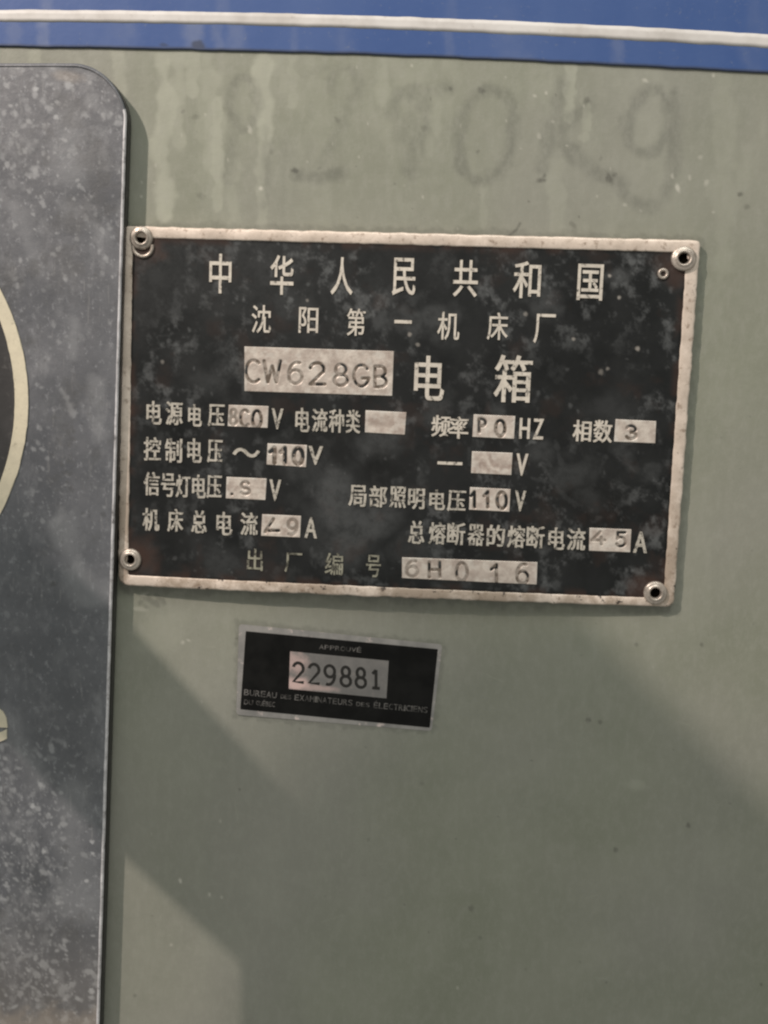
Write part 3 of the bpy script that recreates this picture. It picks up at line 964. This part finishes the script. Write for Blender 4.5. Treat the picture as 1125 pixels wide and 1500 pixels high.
window([(357, 506.5), (578, 513.5), (575.5, 581), (357, 574)],
       [('C', 358, 528, 383, 560, .75), ('W', 387, 529, 411, 560, .8), ('6', 421, 531, 445, 562, .6), ('2', 452, 532, 477, 563, .95), ('8', 488, 534, 511, 565, .7), ('G', 517, 535, 542, 566, .75), ('B', 547, 537, 568, 567, .75)],
       3.2, 1.0, .35, 3, 'widest number window, stamped with letters and figures')
window([(334, 592), (394.5, 594), (393, 628), (332.5, 625.5)], [('8', 336, 600, 348, 622, .5), ('C', 351, 601, 366, 625, .8), ('0', 369, 602, 384, 627, .9)], 3.2, 1, .3, 5)
window([(534.5, 600), (596.5, 603), (594, 638), (533.5, 634.5)], [], 3, 1, .6, 7, 'number window with nothing legible stamped in it', [([(545, 615), (565, 622), (588, 612)], 14, .6)])
window([(693, 606), (756, 608.5), (754, 644), (691, 641)], [('P', 700, 614, 713, 633, .8), ('0', 725, 616, 741, 639, 1.0)], 3.2, 1, .15, 9)
window([(901, 613), (962.5, 616), (961, 650.5), (898.5, 648)], [('3', 917, 624, 934, 643, .85)], 3, 1, .12, 11)
window([(391, 648.5), (451, 651), (449.5, 685.5), (389.5, 681.5)], [('1', 393, 656, 409, 678, 1.0), ('1', 409, 656, 424, 679, 1.0), ('0', 429, 657, 445, 680, .95)], 4.2, 1, .1, 13)
window([(690.5, 660), (752, 662.5), (750, 697), (689, 694)], [], 3, 1, .3, 15, 'number window with only worn smears in it', [([(696, 690), (706, 678), (716, 690)], 7, .8), ([(717, 664), (722, 678), (738, 686), (750, 680)], 6, .8), ([(712, 690), (735, 694)], 5, .5)])
window([(331, 697.5), (392, 700), (390, 733.5), (330, 731)], [('S', 352, 706, 367, 724, .6), ('.', 335, 712, 345, 725, .8)], 3, 1, .5, 17)
window([(687.5, 712.5), (749, 715.5), (747, 750.5), (686, 747.5)], [('1', 688, 720, 700, 743, .85), ('1', 707, 720, 720, 743, .85), ('0', 727, 721, 743, 745, .9)], 3.4, 1, .1, 19)
window([(383.5, 752), (442.5, 754.5), (441, 788), (382, 785.5)], [('L', 388, 760, 410, 780, .7), ('9', 421, 761, 437, 783, .45)], 3.4, 1, .4, 21)
window([(862.5, 772), (926, 774.5), (924, 810), (861.5, 807.5)], [('4', 866, 779, 887, 797, .5), ('5', 902, 780, 918, 800, .75)], 3, 1, .25, 23)
window([(588, 814.5), (788, 822), (786.5, 856.5), (588, 846.5)],
       [('6', 594, 821, 614, 843, .45), ('H', 627, 823, 646, 844, .7), ('0', 667, 824, 686, 850, .65), ('1', 716, 826, 735, 853, .9), ('6', 755, 826, 775, 854, .75)],
       3.2, 1, .35, 25, 'long number window at the bottom with spaced stamped figures')

# rivets ------------------------------------------------------------------


def lathe(center, prof, n=40, tilt=(0, 0)):
    loops = []
    for r, h in prof:
        a = np.linspace(0, 2 * np.pi, n, endpoint=False)
        x, z = r * np.cos(a), r * np.sin(a)
        y = -h + tilt[0] * x + tilt[1] * z
        loops.append(np.stack([center[0] + x, center[1] + y, center[2] + z], 1))
    return loops_mesh(loops, True, False, True)


mm = 0.001


def rivet(px, py, rs=1.0, tilt=(0, 0), hr=1.0):
    c = P(px, py, H + .9 * mm)
    base = bow(np.array([c[0], -H, c[2]]))
    prof = [(3.2, -.25), (3.25, .15), (3.1, .5), (2.7, .78), (2.35, .74), (2.2, .95), (1.95, 1.12), (1.7, 1.08), (1.5, .85), (1.4, .3), (1.35, -.2)]
    v, f = lathe(base, [(r * mm * rs * (hr if r < 1.6 else 1), h * mm) for r, h in prof], tilt=tilt)
    o = mesh_obj('rivet', v, [q[::-1] for q in f[:-1]], M_RIVET, plate, True)
    v, f = lathe(base, [(1.47 * mm * rs * hr, .70 * mm), (1.42 * mm * rs * hr, -.1 * mm)], tilt=tilt)
    mesh_obj('rivet_hole', v, [q[::-1] for q in f], M_HOLE, o)
    return o


rivet(206, 348, 1.0, (.03, -.05))
rivet(1002.5, 378, 1.05, (-.08, .06))
rivet(190, 820, .98, (.02, .02))
rivet(960.5, 869, 1.03, (-.04, .03))
c = P(209., 361., H)
wa = np.radians(np.linspace(168, 372, 40))
wb = bow(np.array([c[0], -H, c[2]]))
wl = [np.stack([wb[0] + q * mm * np.cos(wa), np.full(40, wb[1] - h), wb[2] + q * mm * np.sin(wa)], 1)
      for q, h in [(3.2, -.0001), (3.12, .0003), (2.7, .0004), (2.3, .0002), (2.2, -.0001)]]
v, f = loops_mesh(wl, False)
mesh_obj('washer', v, [q[::-1] for q in f], M_RIVET, plate, True)
c = P(971.5, 401., H)
v, f = lathe(bow(np.array([c[0], -FH, c[2]])), [(1.55 * mm, -.0001), (1.5 * mm, .0004), (1.15 * mm, .0006), (.75 * mm, .0004), (.7 * mm, -.0001)], 24)
mesh_obj('pin', v, [q[::-1] for q in f[:-1]], M_RIVET, plate, True)

# ------------------------------------------------------------------ small black sticker
SH = 0.00022
st_c = P(490., 1070., 0.0)
sticker = empty('inspection_sticker', tuple(st_c), 'small tilted black and silver inspection sticker numbered 229881, below the data plate', 'sticker')
so = rounded(np.array([(350, 914), (648, 944), (632.5, 1071), (346, 1047)], float), (6, 6, 6, 6), 40, 8)
v, f = loops_mesh([P(so[:, 0], so[:, 1], 0.00002), P(so[:, 0], so[:, 1], SH)], True, False, True)
mesh_obj('foil_backing', v, [q[::-1] for q in f], M_FOIL, sticker)
sb = rounded(np.array([(360, 924.5), (641.5, 951), (629.5, 1066), (352, 1039)], float), (1.5, 1.5, 1.5, 1.5), 20, 4)
v, f = loops_mesh([P(sb[:, 0], sb[:, 1], SH - .00002), P(sb[:, 0], sb[:, 1], SH + .00006)], True, False, True)
mesh_obj('black_face', v, [q[::-1] for q in f], M_STBLACK, sticker)
wq = np.array([(425, 954), (569.5, 968), (566, 1023), (423, 1009)], float)
gs, gt = np.meshgrid(np.linspace(0, 1, 180), np.linspace(0, 1, 80))
gp = bil(wq, gs, gt)
pink_glare = Stain(gp[..., 0], gp[..., 1])  # glare on the window's left end, painted into its colour
pink_glare.blob(434, 1002, 26, 9, .95, .1, 1.0, .7, 1101)
pink_glare.blob(436, 970, 14, 16, .6, 0, 1.0, .9, 1102)
pink_glare.blob(470, 1008, 20, 4, .5, .1, 1.0, .8, 1103)
win = grid_obj('number_window', P(gp[..., 0], gp[..., 1], SH + .00011), M_FOILWIN, sticker, {'stain': (pink_glare.F, None, None, None)})


def ribbon(pts, w):
    pts = np.asarray(pts, float)
    tg = np.gradient(pts, axis=0)
    n_ = np.stack([-tg[:, 1], tg[:, 0]], 1)
    n_ /= np.maximum(np.linalg.norm(n_, axis=1), 1e-6)[:, None]
    return pts + n_ * w / 2, pts - n_ * w / 2


def printed(figs, width, h, mat, parent, name, slant=0.0):
    vs_, fs_, n = [], [], 0
    for ch, x0, y0, x1, y1 in figs:
        for sp in STROKES[ch]:
            sp = np.array(sp)
            pts = np.stack([x0 + (x1 - x0) * sp[:, 0], y0 + (y1 - y0) * sp[:, 1] + (x1 - x0) * (sp[:, 0] - .5) * slant], 1)
            if len(pts) < 6:      # straight pieces: keep the corners sharp
                segs = [pts[i:i + 2] for i in range(len(pts) - 1)]
            else:
                segs = [pts]
            for sg in segs:
                a, b = ribbon(sg, width)
                for q in (a, b):
                    vs_.append(P(q[:, 0], q[:, 1], h + n * 2e-9))
                m_ = len(sg)
                fs_ += [(n + i, n + m_ + i, n + m_ + i + 1, n + i + 1) for i in range(m_ - 1)]
                n += 2 * m_
    return mesh_obj(name, np.vstack(vs_), fs_, mat, parent)


printed([('2', 428, 971, 446, 999), ('2', 451, 973, 469, 1001), ('9', 474, 975, 492, 1003), ('8', 498, 977, 515, 1005), ('8', 520, 979, 537, 1007), ('I', 542, 981, 558, 1008)], 4.4, SH + .00016, M_INK, win, 'printed_number', .09)


def textrun(name, runs_, mat, h, rot):
    items = []
    for word, x0, yb0, x1, yb1, hh in runs_:
        n = len(word)
        wd = np.array([.45 if ch in 'I.' else 1.0 for ch in word])
        e = np.concatenate([[0], np.cumsum(wd)]) / wd.sum()
        for i, ch in enumerate(word):
            a, b = x0 + (x1 - x0) * e[i], x0 + (x1 - x0) * e[i + 1]
            y = yb0 + (yb1 - yb0) * (e[i] + e[i + 1]) / 2
            up = 2.2 if ch in 'ÉÈ' else 0
            g_ = (b - a) * .08
            items.append((ch, a + g_, y - hh - up, b - g_, y))
    return lettering(name, items, mat, sticker, h, .00004, 0.0, None, rot, 0.0)


RT = math.radians(-2.6)
textrun('inscription', [('APPROUVÉ', 467, 950.5, 530, 956, 6.5)], M_PRINT, SH + .00009, RT)
textrun('inscription', [('BUREAU', 357, 1018, 406, 1023, 8.5), ('DES', 411, 1023, 427, 1024.5, 6), ('EXAMINATEURS', 431, 1025.5, 517, 1034, 8.5), ('DES', 521.5, 1034, 542, 1036, 6), ('ÉLECTRICIENS', 547, 1037, 627, 1044.5, 8.5)], M_PRINT, SH + .00009, RT)
textrun('inscription', [('DU', 357, 1031.5, 371, 1033, 7), ('QUÉBEC', 375, 1033.5, 403, 1035.5, 7)], M_PRINT, SH + .00009, RT)

# ------------------------------------------------------------------ added slabs, shaped to cast the shadows, up on the left;
# they lie outside the picture, their shadows cross the lower panel


def shadow_blocker(name, poly, h, thick, label):
    pts = np.array(poly, float)
    W = P(pts[:, 0], pts[:, 1], 0.0)
    L = []
    for hh in (np.array(h, float), np.array(h, float) + thick):
        s = (hh / -KEY[1] * np.ones(len(pts)))[:, None]
        L.append(W + s * (KEY - W))
    v, f = loops_mesh(L, True, True, True)
    c = v.mean(0)
    e = empty(name, tuple(c), label, 'added slab')
    mesh_obj('blocker_body', v, f, M_STEEL, e)
    return e


shadow_blocker('diagonal_blocker', [(-150, 860), (60, 860), (140, 868), (190, 914), (385, 1126), (640, 1380), (640, 1640), (350, 1640), (350, 1410), (178, 1252), (-150, 930)], 0.12, 0.010,
    'added grey slab outside the picture whose diagonal shadow crosses the lower left of the panel')
shadow_blocker('broad_blocker', [(372, 1110), (600, 850), (838, 884), (1500, 1565), (1500, 1760), (372, 1760)], [0.33, 0.36, 0.24, 0.24, 0.26, 0.30], 0.012,
    'broad added grey slab outside the picture whose shadow darkens the lower right of the panel')
shadow_blocker('soft_blocker', [(-500, 735), (130, 735), (150, 900), (130, 1110), (-500, 1110)], 0.33, 0.008,
    'small added grey slab outside the picture that dims the middle of the grey cover plate')

# the glyph source was only a tool
bpy.data.objects.remove(_tob)
bpy.data.curves.remove(_cur)
